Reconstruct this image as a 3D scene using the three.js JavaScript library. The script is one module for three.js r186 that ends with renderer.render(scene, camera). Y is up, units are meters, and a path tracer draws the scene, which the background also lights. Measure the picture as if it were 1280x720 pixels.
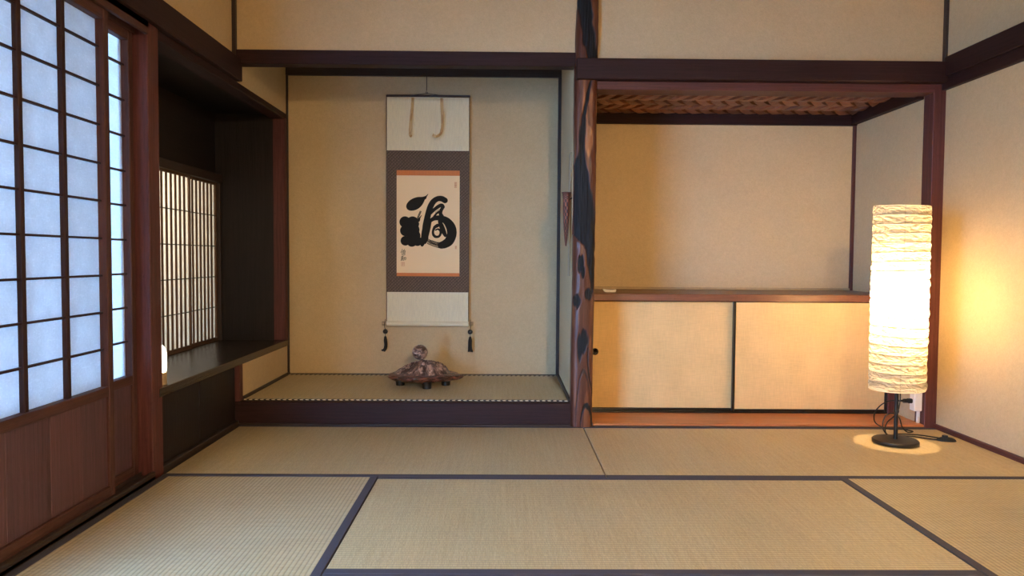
import * as THREE from 'three';
import { ConvexGeometry } from 'three/addons/geometries/ConvexGeometry.js';
import { mergeGeometries, mergeVertices } from 'three/addons/utils/BufferGeometryUtils.js';
import { RectAreaLightUniformsLib } from 'three/addons/lights/RectAreaLightUniformsLib.js';

// ---------------------------------------------------------------- camera, sky, exposure
const scene = new THREE.Scene();
const F_PX = 917.35;
const camera = new THREE.PerspectiveCamera(2 * Math.atan(360 / F_PX) * 180 / Math.PI, 1280 / 720, 0.05, 100);
camera.position.set(1.395, 0.889, 3.845);
camera.rotation.order = 'YXZ';
camera.rotation.set(-0.0418, -0.0106, 0.0067);
scene.background = new THREE.Color().setRGB(5.6, 11.3, 21.5);          // overcast blue daylight outside
const renderer = new THREE.WebGLRenderer({ antialias: true });
renderer.toneMapping = THREE.LinearToneMapping;
renderer.toneMappingExposure = 2.0;
renderer.shadowMap.enabled = true;
RectAreaLightUniformsLib.init();
const LAMP_CD = 1.65;          // floor lamp bulb
const CEILING_CD = 9.2;      // pendant lamp behind the camera
const SHELF_LAMP = 0.05;
const ADDED_PASSAGE_CD = 1.9;       // added unseen lamp that lights the lattice window paper from behind

// ---------------------------------------------------------------- helpers
let seed = 12345;
const rnd = () => { seed = (seed * 1664525 + 1013904223) >>> 0; return seed / 4294967296; };
const rr = (a, b) => a + (b - a) * rnd();
const clamp = (x, a = 0, b = 1) => Math.min(b, Math.max(a, x));
const smooth = (a, b, x) => { const t = clamp((x - a) / (b - a)); return t * t * (3 - 2 * t); };
const hash = (x, y, s) => { let h = (x * 374761393 + y * 668265263 + s * 2147483629) | 0; h = Math.imul(h ^ (h >>> 13), 1274126177); return ((h ^ (h >>> 16)) >>> 0) / 4294967296; };
function vnoise(x, y, px, py, s = 0) {          // tileable value noise, periods px, py
  const xi = Math.floor(x), yi = Math.floor(y), fx = x - xi, fy = y - yi;
  const m = (a, n) => ((a % n) + n) % n;
  const sx = fx * fx * (3 - 2 * fx), sy = fy * fy * (3 - 2 * fy);
  const a = hash(m(xi, px), m(yi, py), s), b = hash(m(xi + 1, px), m(yi, py), s);
  const c = hash(m(xi, px), m(yi + 1, py), s), d = hash(m(xi + 1, px), m(yi + 1, py), s);
  return (a + (b - a) * sx) * (1 - sy) + (c + (d - c) * sx) * sy;
}
function dataTex(w, h, fn, srgb = true, size = [1, 1]) {   // fn(u, v) -> [r, g, b] 0..1
  const d = new Uint8Array(w * h * 4);
  for (let j = 0; j < h; j++) for (let i = 0; i < w; i++) {
    const c = fn(i / w, j / h), k = (j * w + i) * 4;
    d[k] = clamp(c[0]) * 255; d[k + 1] = clamp(c[1]) * 255; d[k + 2] = clamp(c[2]) * 255; d[k + 3] = 255;
  }
  const t = new THREE.DataTexture(d, w, h);
  t.wrapS = t.wrapT = THREE.RepeatWrapping; t.magFilter = THREE.LinearFilter; t.minFilter = THREE.LinearMipmapLinearFilter; t.generateMipmaps = true;
  t.repeat.set(1 / size[0], 1 / size[1]);
  if (srgb) t.colorSpace = THREE.SRGBColorSpace;
  t.needsUpdate = true;
  return t;
}
const grey = v => [v, v, v];
const used = new Map();
function numbered(n) { const k = used.get(n) || 0; used.set(n, k + 1); return k ? `${n}_${String(k).padStart(3, '0')}` : n; }
const origin = new WeakMap();
function shade(m) { m.castShadow = true; m.receiveShadow = true; return m; }
function thing(name, label, category, pos = [0, 0, 0], group) {
  const o = new THREE.Group(); o.name = numbered(name); o.position.set(...pos); scene.add(o);
  o.userData = { label, category }; if (group) o.userData.group = group;
  origin.set(o, pos);
  return o;
}
function part(name, geo, mat, parent, label) {       // geo is given in world coordinates
  const p = origin.get(parent) || [0, 0, 0];
  geo.translate(-p[0], -p[1], -p[2]);
  const m = shade(new THREE.Mesh(geo, mat)); m.name = name; parent.add(m); origin.set(m, p);
  if (label) m.userData.label = label;
  return m;
}
function solo(name, geo, mat, label, category, kind, group) {   // a one-mesh top-level object
  const m = shade(new THREE.Mesh(geo, mat)); m.name = numbered(name); scene.add(m);
  m.userData = { label, category }; if (kind) m.userData.kind = kind; if (group) m.userData.group = group;
  return m;
}
let trimNo = 0;
const trim = (geo, mat, label, category = 'trim') => solo(`trim_${++trimNo}`, geo, mat, label, category, 'structure');
function boxUV(g, along) {                           // uv in metres, u along the long axis
  g = g.index ? g.toNonIndexed() : g;
  g.computeVertexNormals(); g.computeBoundingBox();
  const s = g.boundingBox.getSize(new THREE.Vector3()).toArray(), p = g.attributes.position, n = g.attributes.normal;
  const L = along ?? s.indexOf(Math.max(...s)), uv = new Float32Array(p.count * 2), ou = rnd() * 7, ov = rnd() * 7;
  for (let i = 0; i < p.count; i++) {
    const N = [Math.abs(n.getX(i)), Math.abs(n.getY(i)), Math.abs(n.getZ(i))], P = [p.getX(i), p.getY(i), p.getZ(i)];
    const d = N.indexOf(Math.max(...N)), ax = [0, 1, 2].filter(a => a !== d);
    let a = ax[0], b = ax[1];
    if (b === L) [a, b] = [b, a];
    uv[2 * i] = P[a] + ou; uv[2 * i + 1] = P[b] + ov + d * 0.37;
  }
  g.setAttribute('uv', new THREE.BufferAttribute(uv, 2));
  return g;
}
function box(x0, x1, y0, y1, z0, z1, c = 0.002, along) {   // chamfered box
  c = Math.min(c, (x1 - x0) * 0.3, (y1 - y0) * 0.3, (z1 - z0) * 0.3);
  const pts = [];
  for (const [x, sx] of [[x0, 1], [x1, -1]]) for (const [y, sy] of [[y0, 1], [y1, -1]]) for (const [z, sz] of [[z0, 1], [z1, -1]])
    pts.push(new THREE.Vector3(x, y + sy * c, z + sz * c), new THREE.Vector3(x + sx * c, y, z + sz * c), new THREE.Vector3(x + sx * c, y + sy * c, z));
  return boxUV(new ConvexGeometry(pts), along);
}
function plainBox(x0, x1, y0, y1, z0, z1, along) {
  const g = new THREE.BoxGeometry(x1 - x0, y1 - y0, z1 - z0); g.translate((x0 + x1) / 2, (y0 + y1) / 2, (z0 + z1) / 2);
  return boxUV(g, along);
}
const merge = list => mergeGeometries(list.map(g => { g = g.index ? g.toNonIndexed() : g; for (const k of Object.keys(g.attributes)) if (!['position', 'normal', 'uv'].includes(k)) g.deleteAttribute(k); return g; }));
function tube(pts, r, seg = 40, rs = 8) {
  return new THREE.TubeGeometry(new THREE.CatmullRomCurve3(pts.map(p => new THREE.Vector3(...p)), false, 'centripetal'), seg, r, rs, false);
}
function lathe(prof, x, y, z, seg = 40) { const g = new THREE.LatheGeometry(prof.map(p => new THREE.Vector2(p[0], p[1])), seg); g.translate(x, y, z); return g; }

// ---------------------------------------------------------------- materials
const woodTex = dataTex(1024, 256, (u, v) => {
  const w = vnoise(u * 6, v * 6, 6, 6, 3) * 0.5;
  let a = 0.55 * vnoise(u * 5, (v + w * 0.05) * 40, 5, 40, 1) + 0.3 * vnoise(u * 14, v * 110, 14, 110, 2) + 0.15 * vnoise(u * 60, v * 128, 60, 128, 5);
  const pore = vnoise(u * 40, v * 128, 40, 128, 9) > 0.86 ? -0.22 : 0;
  return grey(0.63 + 0.30 * (a - 0.5) + 0.10 * (vnoise(u * 2, v * 3, 2, 3, 8) - 0.5) + pore * 0.4 + 0.17);
}, true, [1.0, 0.25]);
const woodBump = dataTex(512, 256, (u, v) => grey(0.5 * vnoise(u * 8, v * 90, 8, 90, 2) + 0.5 * vnoise(u * 30, v * 128, 30, 128, 9)), false, [1.0, 0.25]);
const wood = (r, g, b, rough = 0.5, extra = {}) => new THREE.MeshPhysicalMaterial({ color: new THREE.Color().setRGB(r, g, b), map: woodTex, bumpMap: woodBump, bumpScale: 0.0006, roughness: rough, ...extra });
const M = {};
M.beam = wood(0.039, 0.0135, 0.0145, 0.6, { specularIntensity: 0.5 });
M.post = wood(0.145, 0.046, 0.043, 0.5, { specularIntensity: 0.6 });
M.shojiWood = wood(0.105, 0.04, 0.032, 0.55, { specularIntensity: 0.6 });
M.muntin = wood(0.045, 0.018, 0.016, 0.55, { specularIntensity: 0.5 });
M.dark = wood(0.05, 0.03, 0.026, 0.5);
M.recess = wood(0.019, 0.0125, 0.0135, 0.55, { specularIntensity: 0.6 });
M.shelf = wood(0.055, 0.036, 0.028, 0.24);
M.board = wood(0.70, 0.245, 0.085, 0.35);
M.sill = wood(0.24, 0.085, 0.05, 0.35);
M.ceilingBoard = wood(0.3, 0.17, 0.1, 0.6);
M.paleWood = wood(0.62, 0.46, 0.27, 0.5);
M.lattice = wood(0.16, 0.085, 0.05, 0.55);
const plasterTex = dataTex(512, 512, (u, v) => {
  const a = 0.22 * vnoise(u * 7, v * 7, 7, 7, 11) + 0.3 * vnoise(u * 60, v * 60, 60, 60, 12) + 0.48 * vnoise(u * 190, v * 190, 190, 190, 13);
  const k = 0.93 + 0.08 * (a - 0.5);
  const speck = vnoise(u * 230, v * 230, 230, 230, 17) > 0.93 ? -0.05 : 0;
  return [k + speck, k * 0.995 + speck, k * 0.985 + speck];
}, true, [0.9, 0.9]);
const plasterBump = dataTex(512, 512, (u, v) => grey(0.6 * vnoise(u * 256, v * 256, 256, 256, 14) + 0.4 * vnoise(u * 90, v * 90, 90, 90, 15)), false, [0.9, 0.9]);
M.plaster = new THREE.MeshStandardMaterial({ color: new THREE.Color().setRGB(0.66, 0.51, 0.305), map: plasterTex, bumpMap: plasterBump, bumpScale: 0.0007, roughness: 0.95 });
const linenTex = dataTex(512, 512, (u, v) => {
  const a = 0.5 * vnoise(u * 20, v * 250, 20, 250, 21) + 0.5 * vnoise(u * 250, v * 16, 250, 16, 22);
  const b = vnoise(u * 5, v * 5, 5, 5, 23), k = 0.93 + 0.09 * (a - 0.5) + 0.05 * (b - 0.5);
  return [k, k * 0.99, k * 0.975];
}, true, [0.5, 0.5]);
M.fusuma = new THREE.MeshStandardMaterial({ color: new THREE.Color().setRGB(0.79, 0.55, 0.25), map: linenTex, roughness: 0.85 });
M.lacquer = new THREE.MeshPhysicalMaterial({ color: 0x0c0a0a, roughness: 0.3, clearcoat: 0.4, clearcoatRoughness: 0.2 });
M.black = new THREE.MeshStandardMaterial({ color: 0x111010, roughness: 0.6 });
M.blackMetal = new THREE.MeshStandardMaterial({ color: 0x1a1817, roughness: 0.4, metalness: 0.3 });
M.cord = new THREE.MeshStandardMaterial({ color: 0x121212, roughness: 0.55 });
M.white = new THREE.MeshStandardMaterial({ color: 0xe6e3dc, roughness: 0.4 });
M.brass = new THREE.MeshStandardMaterial({ color: 0xb9a27a, roughness: 0.35, metalness: 0.9 });
const washiTex = dataTex(512, 512, (u, v) => {
  const a = 0.6 * vnoise(u * 7, v * 7, 7, 7, 31) + 0.4 * vnoise(u * 60, v * 60, 60, 60, 32), f = vnoise(u * 24, v * 120, 24, 120, 33);
  return grey(0.9 + 0.09 * (a - 0.5) + (f > 0.8 ? 0.03 : 0));
}, true, [0.3, 0.3]);
M.shojiPaper = new THREE.MeshPhysicalMaterial({ color: new THREE.Color().setRGB(0.78, 0.82, 0.86), map: washiTex, roughness: 1, transmission: 0.5, thickness: 0, side: THREE.DoubleSide, specularIntensity: 0.1 });
// tatami: ribs along u, rushes across them
const RIB = 64;
const tatamiTex = dataTex(1024, 1024, (u, v) => {
  const f = (v * RIB) % 1, valley = Math.pow(Math.abs(Math.sin(Math.PI * f)), 0.5);
  const rib = Math.floor(v * RIB), col = Math.floor(u * 512);
  const rush = hash(col, rib, 41) - 0.5, run = vnoise(u * 160, v * 6, 160, 6, 42) - 0.5, big = vnoise(u * 5, v * 5, 5, 5, 43) - 0.5, run2 = vnoise(u * 40, v * 3, 40, 3, 44) - 0.5;
  const k = 0.80 + 0.08 * rush + 0.03 * run + 0.015 * run2 + 0.03 * big - 0.16 * (1 - valley);
  return [k, k * (0.985 + 0.02 * run), k * (0.95 + 0.05 * run)];
}, true, [0.96, 0.96]);
const tatamiBump = dataTex(1024, 1024, (u, v) => {
  const f = (v * RIB) % 1, rib = Math.floor(v * RIB);
  return grey(0.75 * Math.pow(Math.abs(Math.sin(Math.PI * f)), 0.6) + 0.25 * hash(Math.floor(u * 512), rib, 41));
}, false, [0.96, 0.96]);
M.tatami = new THREE.MeshPhysicalMaterial({ color: new THREE.Color().setRGB(0.93, 0.77, 0.47), map: tatamiTex, bumpMap: tatamiBump, bumpScale: 0.0016, roughness: 0.45, specularIntensity: 1, anisotropy: 0.75 });
const borderTex = dataTex(128, 128, (u, v) => grey(0.8 + 0.2 * (((Math.floor(u * 64) + Math.floor(v * 64)) % 2) ? 0.3 : -0.3) + 0.1 * (hash(Math.floor(u * 64), Math.floor(v * 64), 51) - 0.5)), true, [0.06, 0.06]);
M.border = new THREE.MeshStandardMaterial({ color: new THREE.Color().setRGB(0.085, 0.078, 0.105), map: borderTex, roughness: 0.8 });
const kinranTex = dataTex(128, 32, (u, v) => { const d = ((u * 4 + v * 0.6) % 1 + 1) % 1; return d < 0.55 ? [0.80, 0.76, 0.66] : [0.10, 0.09, 0.09]; }, true, [0.12, 0.02]);
M.patternBorder = new THREE.MeshStandardMaterial({ map: kinranTex, roughness: 0.8 });

// ---------------------------------------------------------------- room shell
const W = 0.91, XL = 0, XR = 3.69, ZB = -0.893, ZA = -0.85, CEIL = 2.5, ZEND = 5.2, X1 = 0.89, X2 = 2.763, XJ = 1.815;
const TOKO = 0.121;
solo('floor', box(-0.1, XR + 0.1, -0.12, -0.055, -1.0, ZEND + 0.1), M.ceilingBoard, 'dark timber sub-floor under the rush mats', 'floor', 'structure');
solo('ceiling', box(-0.1, XR + 0.1, CEIL, CEIL + 0.06, -1.0, ZEND + 0.1), M.ceilingBoard, 'plain board ceiling above the tan plaster walls', 'ceiling', 'structure');
solo('wall_right', plainBox(XR, XR + 0.1, -0.05, CEIL, -0.02, ZEND), M.plaster, 'tan plaster side wall beside the glowing paper lamp', 'wall', 'structure');
solo('wall_left', plainBox(-0.1, -0.012, 1.88, CEIL, 0.0, ZEND), M.plaster, 'tan plaster band above the lintel over the paper screens', 'wall', 'structure');
solo('wall_front', plainBox(-0.1, XR + 0.1, -0.06, CEIL, ZEND, ZEND + 0.1), M.plaster, 'plain plaster wall closing the room opposite the alcoves', 'wall', 'structure');
solo('wall_left', plainBox(-0.1, -0.012, -0.06, 1.88, 3.75, ZEND), M.plaster, 'tan plaster side wall past the open bay', 'wall', 'structure');
solo('wall_back', plainBox(0.0, 1.80, 1.93, CEIL, -0.05, -0.012), M.plaster, 'tan plaster band above the lintel of the scroll alcove', 'wall', 'structure');
solo('wall_back', plainBox(1.80, XR, 1.88, CEIL, -0.05, -0.012), M.plaster, 'tan plaster band above the long beam of the cabinet alcove', 'wall', 'structure');
// scroll alcove
solo('wall_back', plainBox(-0.03, 1.80, 0, 2.3, ZB - 0.06, ZB), M.plaster, 'tan plaster rear wall behind the hanging scroll', 'wall', 'structure');
solo('wall_right', plainBox(1.752, 1.868, 0, 2.3, ZB - 0.06, -0.045), M.plaster, 'narrow plaster partition between the scroll alcove and the cabinet alcove', 'wall', 'structure');
solo('wall_left', plainBox(-0.05, 0, 1.79, 2.3, ZB, -0.02), M.plaster, 'small plaster wall above the window recess in the scroll alcove', 'wall', 'structure');
solo('wall_left', plainBox(-0.03, 0, 0.05, 0.315, ZB, -0.055), M.plaster, 'low plaster wall under the window shelf in the scroll alcove', 'wall', 'structure');
solo('ceiling', box(-0.03, 1.80, 2.25, 2.3, ZB, -0.05), M.dark, 'dark board ceiling inside the scroll alcove', 'ceiling', 'structure');
// cabinet alcove
solo('wall_back', plainBox(1.868, 3.72, 0, 1.95, ZA - 0.06, ZA), M.plaster, 'tan plaster rear wall above the low cabinet', 'wall', 'structure');
solo('wall_right', plainBox(3.627, 3.74, -0.05, 1.95, ZA, -0.0852), M.plaster, 'pale plaster side wall of the cabinet alcove behind the lamp', 'wall', 'structure');

// beams, posts and mouldings
trim(box(-0.02, 1.80, 1.878, 1.950, -0.07, 0.004), M.beam, 'dark lintel across the top of the scroll alcove', 'beam');
trim(box(0, 1.752, 2.034, 2.12, ZB, ZB + 0.022), M.dark, 'black moulding along the top of the scroll alcove rear wall', 'moulding');
trim(box(1.758, XR + 0.01, 1.803, 1.908, -0.08, 0.062, 0.004), M.beam, 'long dark beam above the cabinet alcove', 'beam');
trim(box(1.868, 3.63, 1.760, 1.803, -0.115, 0.012, 0.003), M.post, 'red-brown lower rail under the long beam', 'beam');
trim(box(3.627, 3.708, -0.05, 1.905, -0.085, 0.008, 0.003), M.post, 'red-brown corner post behind the paper lamp', 'post');
trim(box(3.652, XR + 0.02, 1.832, 1.932, 0.05, ZEND, 0.003), M.beam, 'dark upper picture rail along the plain side wall', 'beam');
trim(box(3.664, XR + 0.02, 1.772, 1.832, 0.008, ZEND, 0.003), M.beam, 'narrow rail tucked under the side wall picture rail', 'beam');
trim(box(3.676, XR + 0.02, 1.90, CEIL, -0.02, 0.012), M.dark, 'thin black corner strip above the lamp corner', 'moulding');
trim(box(-0.03, 0.006, 1.92, CEIL, -0.02, 0.012), M.dark, 'thin black corner strip above the scroll alcove lintel end', 'moulding');
const baseR = solo('baseboard_right', box(3.674, XR + 0.02, -0.03, 0.022, 0.0, ZEND), M.post, 'thin red-brown baseboard at the foot of the side wall', 'baseboard', 'structure');
// left side: rail, lintel, posts
trim(box(-0.02, 0.03, 1.790, 1.905, -0.02, ZEND, 0.003), M.beam, 'heavy dark rail above the paper screens', 'beam');
trim(box(-0.085, 0.0, 1.752, 1.792, ZB, 0.86, 0.003), M.beam, 'dark lintel over the window recess', 'beam');
trim(merge([box(-0.1, -0.079, 1.742, 1.80, 0.950, 3.65), box(-0.042, -0.038, 1.742, 1.80, 0.950, 3.65), box(-0.004, 0.012, 1.742, 1.80, 0.950, 3.65), box(-0.1, 0.012, 1.765, 1.80, 0.950, 3.65)]), M.shojiWood, 'grooved head rail holding the paper screens', 'rail');
trim(box(-0.11, 0.006, -0.05, 1.80, 0.860, 0.950, 0.003), M.post, 'red-brown post between paper screens and window recess', 'post');
trim(box(-0.11, 0.006, -0.05, 1.80, 3.65, 3.75, 0.003), M.post, 'red-brown post at the end of the open bay', 'post');
trim(merge([box(-0.1, 0.016, -0.05, 0.014, 0.950, 3.65), box(-0.1, -0.082, 0, 0.03, 0.950, 3.65), box(-0.042, -0.038, 0, 0.03, 0.950, 3.65), box(-0.002, 0.016, 0, 0.03, 0.950, 3.65)]), M.dark, 'dark grooved threshold under the paper screens', 'threshold');
trim(box(-0.11, -0.079, 0.0, 1.80, 0.949, 1.02, 0.002), M.post, 'added door stop strip behind the outer paper screen, blocking direct sky at the post', 'door stop');  // added strip, keeps direct sky off the side of the post
// window recess in the left wall
const RX = -0.42;
trim(box(-0.475, 0.008, 0.312, 0.350, -0.872, 0.89, 0.003), M.shelf, 'dark polished shelf board under the lattice window', 'shelf');
{
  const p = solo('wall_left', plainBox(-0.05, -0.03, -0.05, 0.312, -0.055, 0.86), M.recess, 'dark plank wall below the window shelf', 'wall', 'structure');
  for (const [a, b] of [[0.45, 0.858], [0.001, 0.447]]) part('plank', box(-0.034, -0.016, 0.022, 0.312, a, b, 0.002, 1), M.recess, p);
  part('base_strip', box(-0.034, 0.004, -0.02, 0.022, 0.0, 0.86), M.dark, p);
}
trim(box(-0.045, 0.006, TOKO, 0.312, -0.056, -0.004, 0.002), M.post, 'short post under the window shelf beside the alcove sill', 'post');
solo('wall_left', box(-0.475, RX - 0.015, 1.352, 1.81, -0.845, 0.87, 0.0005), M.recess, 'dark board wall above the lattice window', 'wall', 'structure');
trim(box(RX - 0.045, RX + 0.02, 0.345, 1.40, -0.842, -0.819, 0.002), M.dark, 'dark jamb of the lattice window at the end wall', 'jamb');
trim(box(RX - 0.045, RX + 0.02, 0.345, 1.40, 0.859, 0.866, 0.002), M.dark, 'dark jamb of the lattice window at the return wall', 'jamb');
trim(box(RX - 0.045, RX + 0.03, 1.345, 1.395, -0.835, 0.86, 0.002), M.dark, 'dark head rail of the lattice window', 'rail');
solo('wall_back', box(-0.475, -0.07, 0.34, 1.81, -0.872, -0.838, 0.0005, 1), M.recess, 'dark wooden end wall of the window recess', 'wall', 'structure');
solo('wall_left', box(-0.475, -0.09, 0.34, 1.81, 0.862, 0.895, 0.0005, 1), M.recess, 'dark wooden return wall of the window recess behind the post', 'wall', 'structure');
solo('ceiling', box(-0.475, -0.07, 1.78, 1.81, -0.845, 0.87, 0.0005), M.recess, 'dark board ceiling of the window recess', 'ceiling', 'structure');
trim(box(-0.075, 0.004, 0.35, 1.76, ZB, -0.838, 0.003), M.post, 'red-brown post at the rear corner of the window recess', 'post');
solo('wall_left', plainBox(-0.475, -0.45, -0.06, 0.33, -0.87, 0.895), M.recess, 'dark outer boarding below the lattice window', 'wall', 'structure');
// alcove details
trim(box(-0.02, 1.76, -0.05, TOKO, -0.085, 0.0, 0.004), M.beam, 'dark sill beam at the front of the scroll alcove', 'sill');
trim(box(0.0, 1.76, -0.02, 0.008, 0.0, 0.016, 0.002), M.dark, 'thin dark strip at the foot of the alcove sill', 'moulding');
trim(box(0.0, 0.014, TOKO, TOKO + 0.018, ZB, -0.058), M.dark, 'thin dark skirting under the low plaster wall', 'moulding');
trim(box(1.738, 1.752, TOKO, TOKO + 0.018, ZB, -0.05), M.dark, 'thin dark skirting along the alcove partition', 'moulding');
trim(box(0.0, 1.752, TOKO, TOKO + 0.010, ZB, ZB + 0.012), M.dark, 'thin dark skirting along the foot of the scroll wall', 'moulding');
trim(box(-0.004, 0.012, TOKO, 2.036, ZB, ZB + 0.014), M.dark, 'thin black strip in the scroll alcove corner beside the recess post', 'moulding');
trim(box(1.732, 1.753, TOKO, 2.036, ZB, ZB + 0.024), M.dark, 'thin black strip in the scroll alcove corner by the partition', 'moulding');

// cabinet alcove woodwork
const SZ = -0.28;
trim(box(1.868, 3.627, -0.05, 0.015, SZ - 0.06, 0.006, 0.002), M.board, 'polished orange-brown floor board in front of the cabinet doors', 'floor board');
trim(box(1.868, 3.627, -0.03, 0.004, 0.006, 0.02, 0.001), M.dark, 'thin dark strip along the edge of the cabinet floor board', 'moulding');
trim(box(1.868, 3.627, 0.650, 0.690, ZA, SZ + 0.035, 0.003), M.sill, 'red-brown cabinet top board under the rear wall', 'shelf');
trim(box(1.868, 3.627, 0.690, 0.704, ZA, ZA + 0.018, 0.002), M.paleWood, 'pale thin skirting where the rear wall meets the cabinet top', 'moulding');
trim(box(3.609, 3.629, 0.690, 1.76, ZA, ZA + 0.02, 0.002), M.post, 'thin red-brown corner strip in the cabinet alcove', 'moulding');
trim(box(1.868, 3.627, 1.738, 1.815, ZA, ZA + 0.03, 0.002), M.beam, 'dark rear moulding under the woven ceiling', 'moulding');
trim(box(3.59, 3.629, 1.745, 1.815, ZA, -0.085, 0.002), M.beam, 'dark side moulding under the woven ceiling', 'moulding');
trim(box(1.868, 1.884, 1.745, 1.815, ZA, -0.085, 0.002), M.beam, 'dark short moulding between the woven ceiling and the partition', 'moulding');
trim(box(3.573, 3.629, 0.015, 0.652, SZ - 0.03, SZ + 0.02, 0.002), M.post, 'short red-brown post beside the cabinet doors', 'post');
trim(box(1.868, 3.574, 0.015, 0.024, SZ - 0.05, SZ + 0.012, 0.001), M.lacquer, 'low black track under the cabinet doors', 'track');

// woven ceiling of the cabinet alcove: each strip end is a piece of its own
{
  const base = solo('ceiling', plainBox(1.868, 3.627, 1.825, 1.84, ZA, -0.08), M.dark, 'dark woven ceiling of broad diagonal wood strips over the cabinet alcove', 'ceiling', 'structure');
  const x0 = 1.87, x1 = 3.625, z0 = ZA + 0.02, z1 = -0.11, w = 0.06, n = 3, tones = [[0.34, 0.13, 0.07], [0.42, 0.165, 0.09], [0.25, 0.095, 0.052]].map(c => wood(...c, 0.45));
  const clip = (poly, f) => { const out = []; for (let i = 0; i < poly.length; i++) { const a = poly[i], b = poly[(i + 1) % poly.length], fa = f(a), fb = f(b); if (fa >= 0) out.push(a); if (fa * fb < 0) { const t = fa / (fa - fb); out.push([a[0] + (b[0] - a[0]) * t, a[1] + (b[1] - a[1]) * t]); } } return out; };
  const emit = (a0, a1, b0, b1, hor) => {
    const g = 0.0035, R = Math.SQRT1_2, cx = 2.76, cz = -0.5;
    let poly = [[a0 + g, b0 + g], [a1 - g, b0 + g], [a1 - g, b1 - g], [a0 + g, b1 - g]].map(([a, b]) => [cx + (a + b) * R, cz + (b - a) * R]);
    const mid = poly.reduce((s, p) => [s[0] + p[0] / 4, s[1] + p[1] / 4], [0, 0]);
    for (const f of [p => p[0] - x0, p => x1 - p[0], p => p[1] - z0, p => z1 - p[1]]) { poly = clip(poly, f); if (poly.length < 3) return; }
    let area = 0; for (let i = 0; i < poly.length; i++) { const a = poly[i], b = poly[(i + 1) % poly.length]; area += a[0] * b[1] - a[1] * b[0]; }
    if (Math.abs(area) < 2e-4) return;
    // each float rises from under its neighbour and dips again: a tilted slab
    const dirx = R, dirz = hor ? -R : R;
    const low = p => { const t = ((p[0] - mid[0]) * dirx + (p[1] - mid[1]) * dirz) / (n * w); return 1.801 + 0.08 * t * t; };
    const pts = []; poly.forEach((p, q) => { const o = poly[(q + 1) % poly.length]; for (let e = 0; e < 6; e++) { const m = [p[0] + (o[0] - p[0]) * e / 6, p[1] + (o[1] - p[1]) * e / 6]; pts.push(new THREE.Vector3(m[0], low(m), m[1])); } pts.push(new THREE.Vector3(p[0], 1.826, p[1])); });
    part('woven_strip', boxUV(new ConvexGeometry(pts)), tones[Math.floor(rnd() * 3)], base);
  };
  for (let i = -24; i < 24; i++) for (let j = -24; j < 24; j++) {
    const m = (((i - j) % (2 * n)) + 2 * n) % (2 * n);
    if (m === 0) emit(i * w, (i + n) * w, j * w, (j + 1) * w, 1);          // a float along a starts here
    if (m === 2 * n - 1) emit(i * w, (i + 1) * w, j * w, (j + n) * w, 0);  // a float along b starts here
  }
}

// ---------------------------------------------------------------- tatami
function tatami(x0, x1, z0, z1, along, label, top = 0) {
  const t = thing('tatami_mat', label, 'tatami mat', [(x0 + x1) / 2, top - 0.055, (z0 + z1) / 2], 'rush mats laid over the room floor');
  const g = 0.0022, b = 0.028;
  x0 += g; x1 -= g; z0 += g; z1 -= g;
  part('rush_surface', box(x0, x1, top - 0.055, top, z0, z1, 0.003, along === 'x' ? 0 : 2), M.tatami, t);
  if (along === 'x') for (const [a, c] of [[z0, z0 + b], [z1 - b, z1]]) part('cloth_border', box(x0, x1, top - 0.03, top + 0.0016, a - 0.0005, c + 0.0005, 0.001), M.border, t, 'slate cloth edging');
  else for (const [a, c] of [[x0, x0 + b], [x1 - b, x1]]) part('cloth_border', box(a - 0.0005, c + 0.0005, top - 0.03, top + 0.0016, z0, z1, 0.001), M.border, t, 'slate cloth edging');
  return t;
}
tatami(XL + 0.016, XJ, 0.018, W, 'x', 'rush mat lying in front of the scroll alcove sill');
tatami(XJ, XR - 0.016, 0.018, W, 'x', 'rush mat carrying the glowing floor lamp');
tatami(XL + 0.018, X1, W, 3 * W, 'z', 'rush mat lying lengthwise beside the paper screens');
tatami(X1, X2, W, 2 * W, 'x', 'rush mat in the middle, its end touching the mat by the screens, nearer the alcoves');
tatami(X1, X2, 2 * W, 3 * W, 'x', 'rush mat in the middle of the room, second away from the alcoves');
tatami(X2, XR - 0.016, W, 3 * W, 'z', 'rush mat lying lengthwise along the plain plaster wall');
tatami(XL + 0.018, XJ, 3 * W, 4 * W, 'x', 'rush mat across the room end beside the open bay');
tatami(XJ, XR - 0.016, 3 * W, 4 * W, 'x', 'rush mat across the room end beside the plain wall');
solo('floor', box(-0.02, XR, -0.055, 0.0, 4 * W, ZEND), M.ceilingBoard, 'bare wooden boards past the last rush mats', 'floor', 'structure');
{
  const t = thing('tatami_mat', 'raised rush mat with black and white patterned edging inside the scroll alcove', 'tatami mat', [0.87, TOKO - 0.04, -0.48]);
  part('rush_surface', box(0.014, 1.738, TOKO - 0.045, TOKO + 0.004, ZB + 0.012, -0.05, 0.002, 0), M.tatami, t);
  part('cloth_border', box(0.014, 1.738, TOKO - 0.03, TOKO + 0.0055, -0.066, -0.046, 0.001), M.patternBorder, t, 'black and white patterned edging');
  part('cloth_border', box(0.014, 1.738, TOKO - 0.03, TOKO + 0.0055, ZB + 0.012, ZB + 0.046, 0.001), M.patternBorder, t, 'black and white patterned edging');
}

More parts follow.
